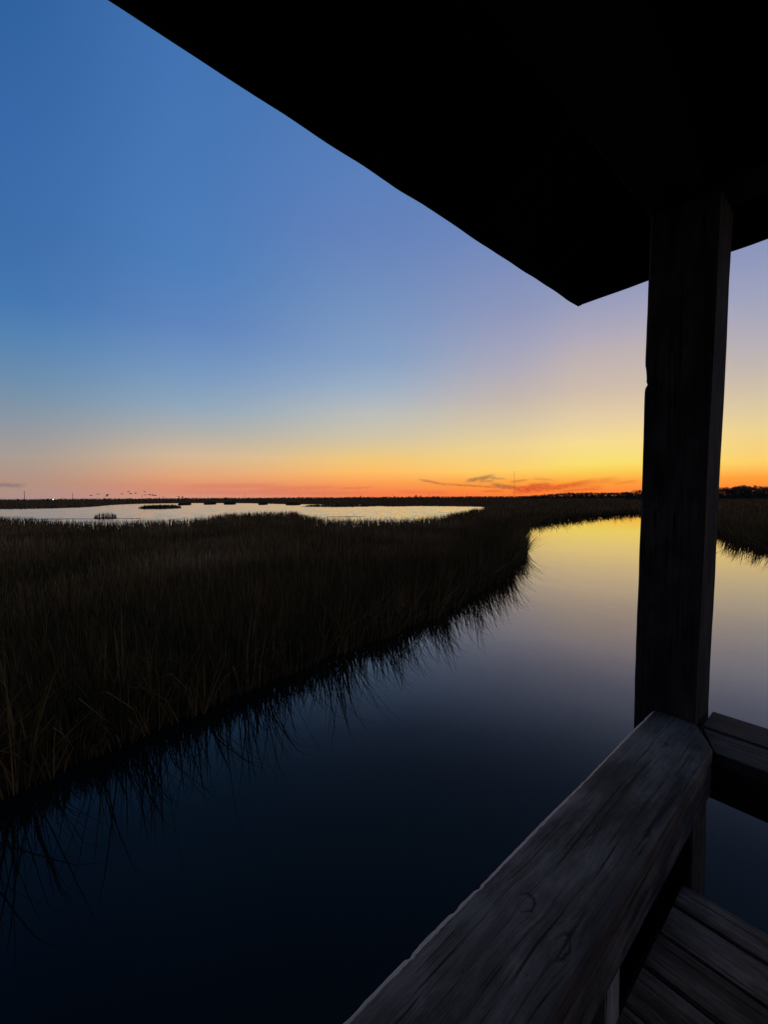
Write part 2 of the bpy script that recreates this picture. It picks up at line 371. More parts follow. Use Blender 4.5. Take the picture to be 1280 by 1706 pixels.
def blades(name, X, Y, Hh, Wd, lean, bend, mat, tint, z0=0.08, label='', cat=None):
    """each blade: a curved tapering strip, 7 vertices"""
    n = len(X); ang = rng.uniform(0, 2 * np.pi, n); la = rng.uniform(0, 2 * np.pi, n)
    if isinstance(lean, tuple): la = lean[1]; lean = lean[0]
    wx, wy = np.cos(ang), np.sin(ang)
    V = np.zeros((n, 7, 3), np.float32)
    for k, (s, ww) in enumerate(((0.0, 0.8), (0.4, 1.0), (0.78, 0.6))):
        off = Hh * (lean * s + bend * s ** 2.6); zz = Hh * (s - 0.35 * bend * s ** 3)
        bx = X + np.cos(la) * off; by = Y + np.sin(la) * off
        V[:, 2 * k, 0] = bx - wx * Wd * ww / 2; V[:, 2 * k, 1] = by - wy * Wd * ww / 2; V[:, 2 * k, 2] = z0 + zz
        V[:, 2 * k + 1, 0] = bx + wx * Wd * ww / 2; V[:, 2 * k + 1, 1] = by + wy * Wd * ww / 2; V[:, 2 * k + 1, 2] = z0 + zz
    off = Hh * (lean + bend); V[:, 6, 0] = X + np.cos(la) * off; V[:, 6, 1] = Y + np.sin(la) * off
    V[:, 6, 2] = z0 + Hh * (1 - 0.35 * bend - 0.25 * bend * bend)
    base = (np.arange(n) * 7)[:, None]
    tri = np.array([0, 1, 3, 0, 3, 2, 2, 3, 5, 2, 5, 4, 4, 5, 6])
    idx = (base + tri[None]).ravel().astype(np.int32); nt = n * 5
    me = bpy.data.meshes.new(name)
    me.vertices.add(n * 7); me.vertices.foreach_set('co', V.ravel())
    me.loops.add(len(idx)); me.loops.foreach_set('vertex_index', idx)
    me.polygons.add(nt); me.polygons.foreach_set('loop_start', np.arange(nt, dtype=np.int32) * 3)
    a = me.attributes.new('tint', 'FLOAT', 'POINT')
    a.data.foreach_set('value', np.repeat(tint.astype(np.float32), 7))
    me.update(); me.validate()
    o = link(name, me, mat); tag(o, label, cat, kind='stuff'); return o

def patchy(X, Y, sc, seed=0.0):
    return np.array([noise.noise((x * sc, y * sc, seed)) for x, y in zip(X, Y)])

# the wide field, thinning with distance as the eye sees it
n = 330000
th = rng.uniform(math.radians(-58), math.radians(62), n)
rr_ = np.exp(rng.uniform(math.log(3.2), math.log(1100), n))
X = rr_ * np.sin(th); Y = rr_ * np.cos(th)
ok = inside(land_outer, X, Y) & ~inside(pond, X, Y)
X, Y, rr_ = X[ok], Y[ok], rr_[ok]
pt = patchy(X, Y, 0.22); pt2 = patchy(X, Y, 0.9, 4.0)
Hh = (0.92 + 0.20 * pt + 0.12 * pt2) * rng.uniform(0.72, 1.12, len(X))
tall = rng.random(len(X)) < 0.06; Hh[tall] *= 1.22
Hh *= np.clip(1.0 + (rr_ - 150) / 1500, 1, 1.15)
Wd = rng.uniform(0.006, 0.013, len(X)) + 0.00085 * rr_
bq = np.array([(q[0], q[1]) for q in bank]); near = rr_ < 60
db = np.full(len(X), 9.0)
for i in np.array_split(np.where(near)[0], 200):
    db[i] = np.sqrt(((X[i, None] - bq[None, :, 0]) ** 2 + (Y[i, None] - bq[None, :, 1]) ** 2).min(1))
Hh *= np.clip(0.45 + 0.55 * db / 1.5, 0.45, 1.0)        # shorter growth right at the creek
tint = np.clip(0.52 + 0.42 * pt + rng.normal(0, 0.20, len(X)), 0, 1)
tint[rng.random(len(X)) < 0.05] = 0.95
tint *= np.clip(0.36 + 0.13 * db, 0.36, 1.0)             # greener growth by the wet edge, near-bank shade painted in as darkening
blades('marsh_grass', X, Y, Hh, Wd, rng.uniform(0.0, 0.16, len(X)), rng.uniform(0, 0.35, len(X)) ** 1.5, m_grass, tint,
       label='field of dry brown marsh grass spreading from the creek to the horizon', cat='grass')

# stems along the water's edge, some leaning out over the creek
def edge_points(line, per_m, rmax=1.0):
    xs, ys, nx, ny = [], [], [], []
    for a, b_ in zip(line[:-1], line[1:]):
        a = Vector(a); b_ = Vector(b_); L = (b_ - a).length; mid = (a + b_) / 2
        D = max(mid.length, 4)
        if mid.y < 1 or abs(math.atan2(mid.x, mid.y)) > math.radians(60): continue
        k = int(L * per_m * min(1, 14 / D)) + 1
        s = rng.random(k); d = (b_ - a).normalized(); nrm = Vector((d.y, -d.x))   # towards the water
        ins = rng.random(k) ** 1.6 * 0.9 - 0.12
        xs += list(a.x + d.x * L * s - nrm.x * ins); ys += list(a.y + d.y * L * s - nrm.y * ins)
        nx += [nrm.x] * k; ny += [nrm.y] * k
    return np.array(xs), np.array(ys), np.array(nx), np.array(ny)
X, Y, nx, ny = edge_points(bank, 200)
D = np.hypot(X, Y); k = len(X)
cl = np.clip(0.75 + 0.9 * patchy(X, Y, 1.6, 9.0), 0.35, 1.25)
Hh = (0.4 + 1.15 * rng.random(k) ** 1.2) * cl
Wd = rng.uniform(0.008, 0.019, k) + 0.0005 * D
la = np.arctan2(ny, nx) + rng.normal(0, 0.8, k)
tint = np.clip(rng.normal(0.32, 0.2, k), 0, 1)
blades('bank_grass', X, Y, Hh, Wd, (np.abs(rng.normal(0.10, 0.20, k)), la), rng.uniform(0, 0.75, k) ** 2, m_grass, tint, z0=-0.03,
       label='tall reedy stems along the edge of the creek, mirrored in the water', cat='grass')
# a few long bent-over stems
X, Y, nx, ny = edge_points(bank, 16)
k = len(X); D = np.hypot(X, Y)
blades('bent_stems', X, Y, rng.uniform(0.9, 1.5, k), rng.uniform(0.006, 0.011, k) + 0.0004 * D,
       (rng.uniform(0.15, 0.6, k), np.arctan2(ny, nx) + rng.normal(0, 0.6, k)), rng.uniform(0.2, 0.9, k), m_grass,
       np.clip(rng.normal(0.55, 0.2, k), 0, 1), z0=-0.02,
       label='scattered bent grass stems arching over the creek edge', cat='grass')
# pond shore and islands
X, Y, nx, ny = edge_points(pn, 90)
k = len(X); D = np.hypot(X, Y)
blades('pond_edge_grass', X, Y, rng.uniform(0.7, 1.2, k), rng.uniform(0.01, 0.02, k) + 0.0007 * D, rng.uniform(0, 0.15, k), rng.uniform(0, .3, k), m_grass,
       np.clip(rng.normal(0.35, 0.2, k), 0, 1), label='grass tips standing against the bright pond along its near shore', cat='grass')
xs, ys, hs, ws = [], [], [], []
for r, gh in islands:
    if gh < 0.2: continue
    q = np.array([(v.x, v.y) for v in r]); lo, hi = q.min(0), q.max(0)
    k = int(900 if gh != 0.95 else 150)
    x = rng.uniform(lo[0], hi[0], k * 2); y = rng.uniform(lo[1], hi[1], k * 2); i = inside(r, x, y)
    x, y = x[i][:k], y[i][:k]; c = q.mean(0); e = 1 - np.abs(x - c[0]) / ((hi[0] - lo[0]) / 2)
    xs.append(x); ys.append(y); hs.append(gh * rng.uniform(0.6, 1.05, len(x)) * np.clip(0.45 + 0.9 * e, 0.4, 1))
    ws.append(np.full(len(x), (0.12 if gh != 0.95 else 0.09) * np.hypot(*c) / 120))
X = np.concatenate(xs); Y = np.concatenate(ys); k = len(X)
blades('islet_grass', X, Y, np.concatenate(hs), np.concatenate(ws), rng.uniform(0, .25, k), rng.uniform(0, .3, k), m_grass,
       np.clip(rng.normal(0.3, 0.15, k), 0, 1), label='dark grass covering the small islets in the pond', cat='grass')

# ------------------------------------------------------------------ the shelter
UANG = math.radians(40.26)
shelter = empty('observation_shelter', (0, 0, 0), UANG)
tag(shelter, 'dark open timber shelter on posts over the creek, seen from inside', 'shelter')
CAP, POST, DECK = {}, {}, {}
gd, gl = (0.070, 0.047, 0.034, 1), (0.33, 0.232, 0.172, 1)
# knot places on the top of the near rail, read off the photograph
RAILZ = H - 0.788
ca, sa = math.cos(UANG), math.sin(UANG)
def uv(px, py, z):
    g = ground(px, py, z); return g.x * ca + g.y * sa, -g.x * sa + g.y * ca
k1 = uv(876, 1505, RAILZ); k2 = uv(932, 1580, RAILZ); k3 = uv(1078, 1388, RAILZ); k4 = uv(1105, 1240, RAILZ)
m_cap = wood('weathered_rail_timber', 'x', gd, gl, 1.0, [(*k1, 0.016, 1.2), (*k2, 0.013, 2.4), (*k3, 0.006, 1.3), (*k4, 0.010, 1.8)], worn_lit=0.4855)
m_capv = wood('weathered_cross_rail_timber', 'y', (0.050, 0.037, 0.032, 1), (0.14, 0.105, 0.088, 1), 0.8)
m_deck = wood('weathered_deck_board', 'y', (0.13, 0.088, 0.064, 1), (0.50, 0.355, 0.268, 1), 0.9)
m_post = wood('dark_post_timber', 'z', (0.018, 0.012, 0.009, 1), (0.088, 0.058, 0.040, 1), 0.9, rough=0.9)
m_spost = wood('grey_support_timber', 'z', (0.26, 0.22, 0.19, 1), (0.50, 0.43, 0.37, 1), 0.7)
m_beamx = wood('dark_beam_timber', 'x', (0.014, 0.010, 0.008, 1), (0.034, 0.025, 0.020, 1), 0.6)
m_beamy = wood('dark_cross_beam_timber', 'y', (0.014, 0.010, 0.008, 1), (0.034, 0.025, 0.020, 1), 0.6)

def timber(name, axis, a0, a1, b0, b1, c0, c1, mat, parent, bev=0.006, step=0.12, jit=0.0015, seed=0, end=None, start=None, warp=None):
    """sawn timber along `axis`; (b, c) are the other two axes in x, y, z order; rounded arrises, slightly uneven;
    end(b) / start(b) give where the end is cut for a given b"""
    n = max(2, int((a1 - a0) / step)); i = 'xyz'.index(axis)
    sec = [(b0 + bev, c0), (b1 - bev, c0), (b1, c0 + bev), (b1, c1 - bev), (b1 - bev, c1), (b0 + bev, c1), (b0, c1 - bev), (b0, c0 + bev)]
    if end:                                    # extra points so that a cut corner has its vertices
        pass
    verts, faces = [], []
    k = len(sec)
    for r in range(n + 1):
        for j, (bb, cc) in enumerate(sec):
            e = end(bb) if end else a1; s = start(bb) if start else a0
            al = s + (e - s) * r / n
            d1 = noise.noise((al * 2.3 + seed * 7, j * 3.1, seed)) * jit * 1.6 + noise.noise((al * 11 + seed, j * 5.7, 3)) * jit
            d2 = noise.noise((al * 2.7 + seed * 3, j * 4.3, 9 + seed)) * jit
            q = [0, 0, 0]; q[i] = al
            o1, o2 = [x for x in range(3) if x != i]
            q[o1] = bb + d1; q[o2] = cc + d2
            if warp: q = warp(q)
            verts.append(tuple(q))
    for r in range(n):
        for j in range(k):
            a, b_ = r * k + j, r * k + (j + 1) % k
            faces.append((a, b_, b_ + k, a + k))
    faces.append(tuple(range(k))); faces.append(tuple(n * k + j for j in range(k)))
    me = mesh(name, verts, faces)
    bm = bmesh.new(); bm.from_mesh(me); bmesh.ops.recalc_face_normals(bm, faces=bm.faces); bm.to_mesh(me); bm.free()
    return link(name, me, mat, parent)

U0, U1 = -2.4, 1.738           # inner faces of the back and front posts along the near rail
V0, V1 = -3.3, 0.354
PS = 0.197; DZ = H - 1.38      # post size, deck level
EAVE_Z = H + 1.161; OH = 0.617; BEAM_Z = H + 1.03

# the corner post in view leans a little and is chipped on its edge
def lean(q):
    x, y, z = q; w = 0.0174 + (0.0092 if not (x < U1 + PS / 2 and y > V1 + PS / 2) else 0.0)
    d = w * (max(z, 2.2) - (H - 0.05))
    x2, y2 = x + d * ca, y - d * sa
    if x < U1 + PS / 2 and y > V1 + PS / 2:            # chip in the outer edge
        g = math.exp(-((z - 3.44) / 0.030) ** 2) * 0.006 + math.exp(-((z - 3.415) / 0.008) ** 2) * 0.006 + math.exp(-((z - 3.47) / 0.006) ** 2) * 0.003
        y2 -= g
    return (x2, y2, z)
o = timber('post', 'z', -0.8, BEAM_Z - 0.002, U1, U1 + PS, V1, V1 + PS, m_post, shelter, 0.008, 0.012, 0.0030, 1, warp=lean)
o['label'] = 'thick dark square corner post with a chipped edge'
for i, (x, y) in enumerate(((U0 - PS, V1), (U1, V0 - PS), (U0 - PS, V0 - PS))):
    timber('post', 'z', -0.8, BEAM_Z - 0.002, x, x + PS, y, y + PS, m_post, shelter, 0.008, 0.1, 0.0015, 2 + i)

# near rail: a wide cap plank with a clipped inner corner, a board on edge under its inner edge
def cap_end(v):
    return min(1.717, 1.582 + (v - 0.290) / (0.361 - 0.290) * 0.129) if v < 0.365 else 1.717
def cap_mesh():
    vs_ = [0.290, 0.296, 0.315, 0.338, 0.361, 0.40, 0.44, 0.476, 0.487, 0.497]
    n = 420; verts = []; faces = []; k = len(vs_)
    for r in range(n + 1):
        for j, v in enumerate(vs_):
            e = cap_end(v); u = U0 + (e - U0) * r / n
            edge = 1.0 if j in (0, k - 1) else 0.0
            chip = 0.0
            if j >= k - 2:
                chip = -0.004 * max(0, noise.noise((u * 24, 0.3, 2.0)) - 0.2) * 1.2 - 0.003 * noise.noise((u * 3, 7, 1)) - 0.0012 * noise.noise((u * 60, 3, 1))
                for cu in (uv(800, 1470, RAILZ)[0], uv(762, 1510, RAILZ)[0], uv(690, 1590, RAILZ)[0]):
                    chip -= 0.004 * math.exp(-((u - cu) / 0.007) ** 2)
            z = RAILZ - (0.006 if j == 0 else 0.013 if edge else 0.0) - (0.0025 if j == 1 else 0.004 if j == k - 2 else 0) + 0.0012 * noise.noise((u * 4, v * 25, 5))
            verts.append((u, v + chip + 0.001 * noise.noise((u * 5, v * 9, 8)), z))
    N0 = len(verts)
    verts += [(a, b_, RAILZ - 0.042) for a, b_, _ in verts]
    for r in range(n):
        for j in range(k - 1):
            a = r * k + j; faces.append((a, a + k, a + k + 1, a + 1)); faces.append((N0 + a, N0 + a + 1, N0 + a + k + 1, N0 + a + k))
        a, b_ = r * k, (r + 1) * k; faces.append((a, N0 + a, N0 + b_, b_))
        a, b_ = r * k + k - 1, (r + 1) * k + k - 1; faces.append((a, b_, N0 + b_, N0 + a))
    for r in (0, n):
        for j in range(k - 1):
            a = r * k + j; faces.append((a, a + 1, N0 + a + 1, N0 + a))
    me = mesh('rail_cap', verts, faces)
    bm = bmesh.new(); bm.from_mesh(me); bmesh.ops.recalc_face_normals(bm, faces=bm.faces); bm.to_mesh(me); bm.free()
    return me
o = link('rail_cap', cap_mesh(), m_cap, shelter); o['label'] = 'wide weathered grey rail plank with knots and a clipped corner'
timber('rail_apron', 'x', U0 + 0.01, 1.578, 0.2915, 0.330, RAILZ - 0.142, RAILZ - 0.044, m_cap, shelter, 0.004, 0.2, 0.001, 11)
# cross rail: two cap boards and a board on edge
timber('rail_cap', 'y', V0, 0.280, 1.586, 1.736, RAILZ - 0.052, RAILZ - 0.012, m_capv, shelter, 0.006, 0.08, 0.001, 12,
       end=lambda u: 0.284 + max(0, min(1, (u - 1.586) / 0.129)) * 0.060)
timber('rail_cap', 'y', V0, V1 - 0.006, 1.741, 1.895, RAILZ - 0.050, RAILZ - 0.010, m_capv, shelter, 0.006, 0.08, 0.001, 13)
timber('rail_apron', 'y', V0 + 0.01, 0.345, 1.588, 1.626, RAILZ - 0.162, RAILZ - 0.054, m_beamy, shelter, 0.004, 0.2, 0.001, 14)
for i, u in enumerate((1.055, -0.15, -1.40)):
    timber('support_post', 'z', -0.8, RAILZ - 0.044, u, u + 0.09, 0.392, 0.462, m_spost, shelter, 0.004, 0.15, 0.001, 20 + i)
for i, v in enumerate((-1.0, -2.2)):
    timber('support_post', 'z', -0.8, RAILZ - 0.054, 1.79, 1.88, v, v + 0.09, m_spost, shelter, 0.004, 0.15, 0.001, 25 + i)

# dark siding planks below the near rail, and an unseen boarded back wall, added to shade post and rail
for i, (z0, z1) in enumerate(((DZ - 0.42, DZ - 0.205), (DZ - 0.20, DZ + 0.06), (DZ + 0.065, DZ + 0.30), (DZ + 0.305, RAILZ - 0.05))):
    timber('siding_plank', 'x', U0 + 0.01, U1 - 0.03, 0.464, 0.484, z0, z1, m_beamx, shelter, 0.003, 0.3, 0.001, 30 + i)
bw = timber('back_shade_wall', 'y', V0, V1 - 0.002, U0 - 0.10, U0 - 0.06, BEAM_Z - 0.11, BEAM_Z - 0.012, m_beamy, shelter, 0.004, 0.5, 0.001, 39)
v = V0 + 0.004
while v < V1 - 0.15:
    timber('shade_wall_plank', 'z', DZ - 0.2, BEAM_Z - 0.02, U0 - 0.055, U0 - 0.03, v, v + 0.176, m_post, bw, 0.003, 0.6, 0.001, 50 + int(v * 10)); v += 0.18

sw = timber('side_shade_wall', 'x', U0 + 0.01, -0.72, 0.425, 0.462, BEAM_Z - 0.11, BEAM_Z - 0.012, m_beamx, shelter, 0.004, 0.5, 0.001, 38)  # unseen side wall, added to keep sky light off the post front
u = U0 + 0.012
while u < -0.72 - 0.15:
    timber('shade_wall_plank', 'z', RAILZ + 0.004, BEAM_Z - 0.02, u, u + 0.176, 0.395, 0.421, m_post, sw, 0.003, 0.6, 0.001, 60 + int(u * 10)); u += 0.18

# deck: boards on a frame
df = bpy.data.meshes.new('deck_frame')
bm = bmesh.new()
def bbox(bm, x0, x1, y0, y1, z0, z1):
    vs_ = [bm.verts.new((x, y, z)) for z in (z0, z1) for (x, y) in ((x0, y0), (x1, y0), (x1, y1), (x0, y1))]
    for f in ((3, 2, 1, 0), (4, 5, 6, 7), (0, 1, 5, 4), (1, 2, 6, 5), (2, 3, 7, 6), (3, 0, 4, 7)): bm.faces.new([vs_[i] for i in f])
for v in (0.345, -0.5, -1.4, -2.3, -3.22):
    bbox(bm, U0 + 0.06, 1.685, v - 0.02, v + 0.02, DZ - 0.24, DZ - 0.041)
bbox(bm, 1.6855, 1.713, V0 + 0.03, 0.375, DZ - 0.24, DZ - 0.041)
bbox(bm, U0 + 0.03, U0 + 0.0595, V0 + 0.03, 0.375, DZ - 0.24, DZ - 0.041)
bm.to_mesh(df); bm.free()
deck = link('deck', df, m_beamx, shelter); deck['label'] = 'deck of grey boards inside the rails'
edges = [1.723, 1.605, 1.465, 1.326, 1.186]
while edges[-1] > U0 + 0.1: edges.append(edges[-1] - 0.1425)
gaps = [0.006, 0.012, 0.006, 0.006]
for i in range(len(edges) - 1):
    hi = edges[i] - (gaps[i] / 2 if i < 4 else 0.003); lo = edges[i + 1] + (gaps[i + 1] / 2 if i + 1 < 4 else 0.003)
    dz = random.uniform(-0.002, 0.002)
    timber('deck_board', 'y', V0 + 0.02, 0.392 + random.uniform(-0.004, 0.004), lo, hi, DZ - 0.038 + dz, DZ + dz, m_deck, deck, 0.005, 0.09, 0.0014, 40 + i)

# roof: beams on the posts, rafters, boards and felt, fascia at the eaves
E0u, E1u = U0 - PS - OH, U1 + PS + OH
E0v, E1v = V0 - PS - OH, V1 + PS + OH
for y in (V1 + 0.02, V0 - PS + 0.02):
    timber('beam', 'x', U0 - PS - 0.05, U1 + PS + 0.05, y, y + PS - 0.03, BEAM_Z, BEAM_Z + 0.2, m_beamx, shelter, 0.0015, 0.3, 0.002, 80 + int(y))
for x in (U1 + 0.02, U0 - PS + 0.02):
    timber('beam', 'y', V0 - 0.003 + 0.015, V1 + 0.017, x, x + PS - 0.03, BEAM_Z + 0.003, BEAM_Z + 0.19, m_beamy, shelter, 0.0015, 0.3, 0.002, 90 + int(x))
mu, mv = (E0u + E1u) / 2, (E0v + E1v) / 2; PITCH = 0.50
def roof_z(u, v):                       # underside of the boards
    d = min(u - E0u, E1u - u, v - E0v, E1v - v); return EAVE_Z + 0.10 + d * PITCH
half = min(E1u - E0u, E1v - E0v) / 2
c4 = [(E0u, E0v), (E1u, E0v), (E1u, E1v), (E0u, E1v)]
if (E1u - E0u) > (E1v - E0v): ridge = [(E0u + half, mv), (E1u - half, mv)]
else: ridge = [(mu, E0v + half), (mu, E1v - half)]
zc = EAVE_Z + 0.10; zr = zc + half * PITCH
V_ = [(u, v, zc) for u, v in c4] + [(u, v, zr) for u, v in ridge]
if (E1u - E0u) > (E1v - E0v): F_ = [(0, 1, 5, 4), (1, 2, 5), (2, 3, 4, 5), (3, 0, 4)]
else: F_ = [(0, 1, 4), (1, 2, 5, 4), (2, 3, 5), (3, 0, 4, 5)]
def slab(name, z_lo, z_hi, grow, mat, parent):
    def g(q, z): 
        x, y = q[0], q[1]
        if q[2] == zc: x += math.copysign(grow, x - mu); y += math.copysign(grow, y - mv)
        return (x, y, q[2] + z)
    vv = [g(q, z_lo) for q in V_] + [g(q, z_hi) for q in V_]; n = len(V_)
    ff = [tuple(reversed(f)) for f in F_] + [tuple(i + n for i in f) for f in F_] + [(i, (i + 1) % 4, (i + 1) % 4 + n, i + n) for i in range(4)]
    me = mesh(name, vv, ff)
    bm = bmesh.new(); bm.from_mesh(me); bmesh.ops.recalc_face_normals(bm, faces=bm.faces); bm.to_mesh(me); bm.free()
    return link(name, me, mat, parent)
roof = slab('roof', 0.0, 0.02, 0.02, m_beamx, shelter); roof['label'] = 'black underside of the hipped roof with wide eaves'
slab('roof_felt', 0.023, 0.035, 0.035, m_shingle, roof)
wav = lambda s: (lambda q: (q[0], q[1], q[2] + (0.007 * noise.noise((q[0] * 2.2 + s, q[1] * 2.2, s)) + 0.004 * noise.noise((q[0] * 6, q[1] * 6 + s, 1))) * (1 if q[2] < EAVE_Z + 0.05 else 0)))
timber('fascia_board', 'x', E0u, E1u, E1v - 0.025, E1v, EAVE_Z, zc - 0.004, m_beamx, roof, 0.003, 0.03, 0.001, 101, warp=wav(1))
timber('fascia_board', 'x', E0u, E1u, E0v, E0v + 0.025, EAVE_Z, zc - 0.004, m_beamx, roof, 0.003, 0.2, 0.001, 102)
timber('fascia_board', 'y', E0v + 0.027, E1v - 0.027, E1u - 0.025, E1u, EAVE_Z, zc - 0.004, m_beamy, roof, 0.003, 0.03, 0.001, 103, warp=wav(2))
timber('fascia_board', 'y', E0v + 0.027, E1v - 0.027, E0u, E0u + 0.025, EAVE_Z, zc - 0.004, m_beamy, roof, 0.003, 0.2, 0.001, 104)
def rafter(u0, v0, u1, v1, w, h):
    """from the eave up the slope, hanging under the boards"""
    a = Vector((u0, v0, roof_z(u0, v0) - 0.003)); b_ = Vector((u1, v1, roof_z(u1, v1) - 0.003))
    d = b_ - a; s = Vector((-d.y, d.x, 0)).normalized() * w / 2; dn = Vector((0, 0, -h))
    vv = [a - s, a + s, b_ + s, b_ - s]; vv = vv + [q + dn for q in vv]
    me = mesh('rafter', vv, [(0, 1, 2, 3), (7, 6, 5, 4), (0, 4, 5, 1), (1, 5, 6, 2), (2, 6, 7, 3), (3, 7, 4, 0)])
    bm = bmesh.new(); bm.from_mesh(me); bmesh.ops.recalc_face_normals(bm, faces=bm.faces); bm.to_mesh(me); bm.free()
    link('rafter', me, m_beamx, roof)
e = 0.032
for s in np.arange(0.55, (E1u - E0u) - 0.3, 0.6):
    u = E0u + s; run = min(s, (E1u - E0u) - s, half) - 0.08
    rafter(u, E1v - e, u, E1v - run, 0.045, 0.09); rafter(u, E0v + e, u, E0v + run, 0.045, 0.09)
for s in np.arange(0.55, (E1v - E0v) - 0.3, 0.6):
    v = E0v + s; run = min(s, (E1v - E0v) - s, half) - 0.08
    rafter(E1u - e, v, E1u - run, v, 0.045, 0.09); rafter(E0u + e, v, E0u + run, v, 0.045, 0.09)
for (cu, cv) in c4:
    su, sv = (1 if cu < mu else -1), (1 if cv < mv else -1)
    rafter(cu + su * e * 1.3, cv + sv * e * 1.3, cu + su * (half - 0.03), cv + sv * (half - 0.03), 0.05, 0.10)

# ------------------------------------------------------------------ far trees
def crown_mesh(seed, h, w, low):
    rr = random.Random(seed); verts, faces = [], []
    lobes = []
    for _ in range(rr.randint(12, 16)):
        a = rr.uniform(0, 6.283); q = rr.uniform(0, 0.36) * w
        lobes.append((math.cos(a) * q, math.sin(a) * q, rr.uniform(low + 0.12, 0.86) * h, rr.uniform(0.16, 0.30) * w, rr.uniform(0.10, 0.17) * h))
    for lx, ly, lz, lr, lh in lobes:
        for _ in range(60):
            d = Vector((rr.gauss(0, 1), rr.gauss(0, 1), rr.gauss(0, 1))).normalized() * rr.uniform(0.55, 1.08)
            c = Vector((lx + d.x * lr, ly + d.y * lr, lz + d.z * lh)); s = rr.uniform(0.16, 0.42)
            t1 = Vector((rr.gauss(0, 1), rr.gauss(0, 1), rr.gauss(0, 1))).normalized() * s
            t2 = t1.cross(Vector((rr.gauss(0, 1), rr.gauss(0, 1), rr.gauss(0, 1)))).normalized() * s
            n0 = len(verts); verts += [c - t1, c + t2 * 0.7, c + t1, c - t2 * 0.7]; faces.append((n0, n0 + 1, n0 + 2, n0 + 3))
    return mesh('crown', verts, faces)
def trunk_mesh(seed, h, r):
    rr = random.Random(seed); bm = bmesh.new()
    def tube(a, b_, r0, r1):
        d = (b_ - a); M = d.to_track_quat('Z', 'Y').to_matrix(); n = 6; ring = []
        for q, rad in ((a, r0), (b_, r1)):
            ring.append([bm.verts.new(q + M @ Vector((math.cos(k * 6.283 / n) * rad, math.sin(k * 6.283 / n) * rad, 0))) for k in range(n)])
        for k in range(n): bm.faces.new((ring[0][k], ring[0][(k + 1) % n], ring[1][(k + 1) % n], ring[1][k]))
    top = Vector((rr.uniform(-.3, .3), rr.uniform(-.3, .3), h * 0.6)); mid = Vector((rr.uniform(-.2, .2), rr.uniform(-.2, .2), h * 0.3))
    tube(Vector((0, 0, -0.3)), mid, r, r * 0.75); tube(mid, top, r * 0.75, r * 0.4)
    for _ in range(5):
        a = rr.uniform(0, 6.283); s = mid.lerp(top, rr.uniform(0.1, 1))
        tube(s, s + Vector((math.cos(a) * h * 0.2, math.sin(a) * h * 0.2, h * rr.uniform(0.1, 0.25))), r * 0.35, r * 0.12)
    me = bpy.data.meshes.new('trunk'); bm.to_mesh(me); bm.free(); return me
kinds = [(crown_mesh(200 + i, h, w, low), trunk_mesh(300 + i, h, 0.028 * h)) for i, (h, w, low) in
         enumerate(((10, 11, -.05), (10, 9, -.08), (10, 13, -.02), (10, 8, -.02), (10, 10, -.1), (10, 12, -.08)))]
def tree(px, D, top_px, label, group=None, kind=None):
    """tree at distance D whose top reaches top_px rows above the horizon"""
    g = at_depth(px, D); h = H + top_px / F * D
    rr = random.Random(int(px * 13 + D)); cm, tm = kinds[rr.randrange(6) if kind is None else kind]
    r = empty('tree', (g.x, g.y, 0.1), rr.uniform(0, 6.28)); s = h / 9.6
    r.scale = (s * rr.uniform(0.85, 1.2), s * rr.uniform(0.85, 1.2), s)
    tag(r, label, 'tree', group)
    link('trunk', tm, m_bark, r); link('crown', cm, m_leaf, r)
    return r
def top_right(px):      # skyline of the wood, rows above the horizon
    return float(np.interp(px, [870, 900, 930, 960, 1000, 1030, 1045, 1060, 1080, 1130, 1200, 1230, 1250, 1280, 1340, 1420], [1.5, 3.6, 6.4, 7.6, 7.2, 6.8, 7.6, 11, 11, 13, 14.0, 17, 19, 17, 16, 14]))
rt = random.Random(5)
for row in range(3):
    px = 1046.0
    while px < 1400:
        D = 300 + row * 14 + rt.uniform(-5, 5)
        r = rt.uniform(0.72, 1.0) if row else rt.uniform(0.55, 0.92)
        side = 'right of' if px > 1195 else 'behind and just left of'
        tree(px, D, top_right(px) * r, 'dark rounded tree in the tall wood on the horizon behind and beside the post', 'trees of the tall wood')
        px += rt.uniform(8, 12)
for row in range(2):
    px = 872.0
    while px < 1050:
        D = 560 + row * 25 + rt.uniform(-8, 8)
        tree(px, D, top_right(px) * (rt.uniform(0.88, 1.03) if row else rt.uniform(0.72, 0.97)), 'small dark tree in the low even wood on the horizon left of the post', 'trees of the low wood')
        px += rt.uniform(3.6, 5.0)
for px, D, tp, lab in ((682, 620, 2.2, 'small round tree at the left of the lone horizon clump'),
                       (693, 600, 4.0, 'largest round tree in the lone clump on the middle horizon'),
                       (701, 605, 3.6, 'second tree of the lone horizon clump, right of its largest'),
                       (722, 640, 2.4, 'low flat tree right of the lone horizon clump'),
                       (730, 650, 2.2, 'low tree at the right end beyond the lone horizon clump'),
                       (769, 800, 2.0, 'tiny lone tree on the horizon right of the clump'),
                       (602, 800, 3.0, 'small dark tree at a utility pole on the middle horizon'),
                       (593, 820, 2.0, 'low bush left of the small tree on the middle horizon'),
                       (376, 700, 2.4, 'small round tree on the horizon above the peaked islet'),
                       (266, 800, 2.2, 'tiny round tree on the horizon above the long islet'),
                       (102, 750, 1.8, 'tiny tree on the left horizon right of the white light'),
                       (80, 760, 1.6, 'tiny tree on the left horizon left of the white light')):
    tree(px, D, tp, lab)
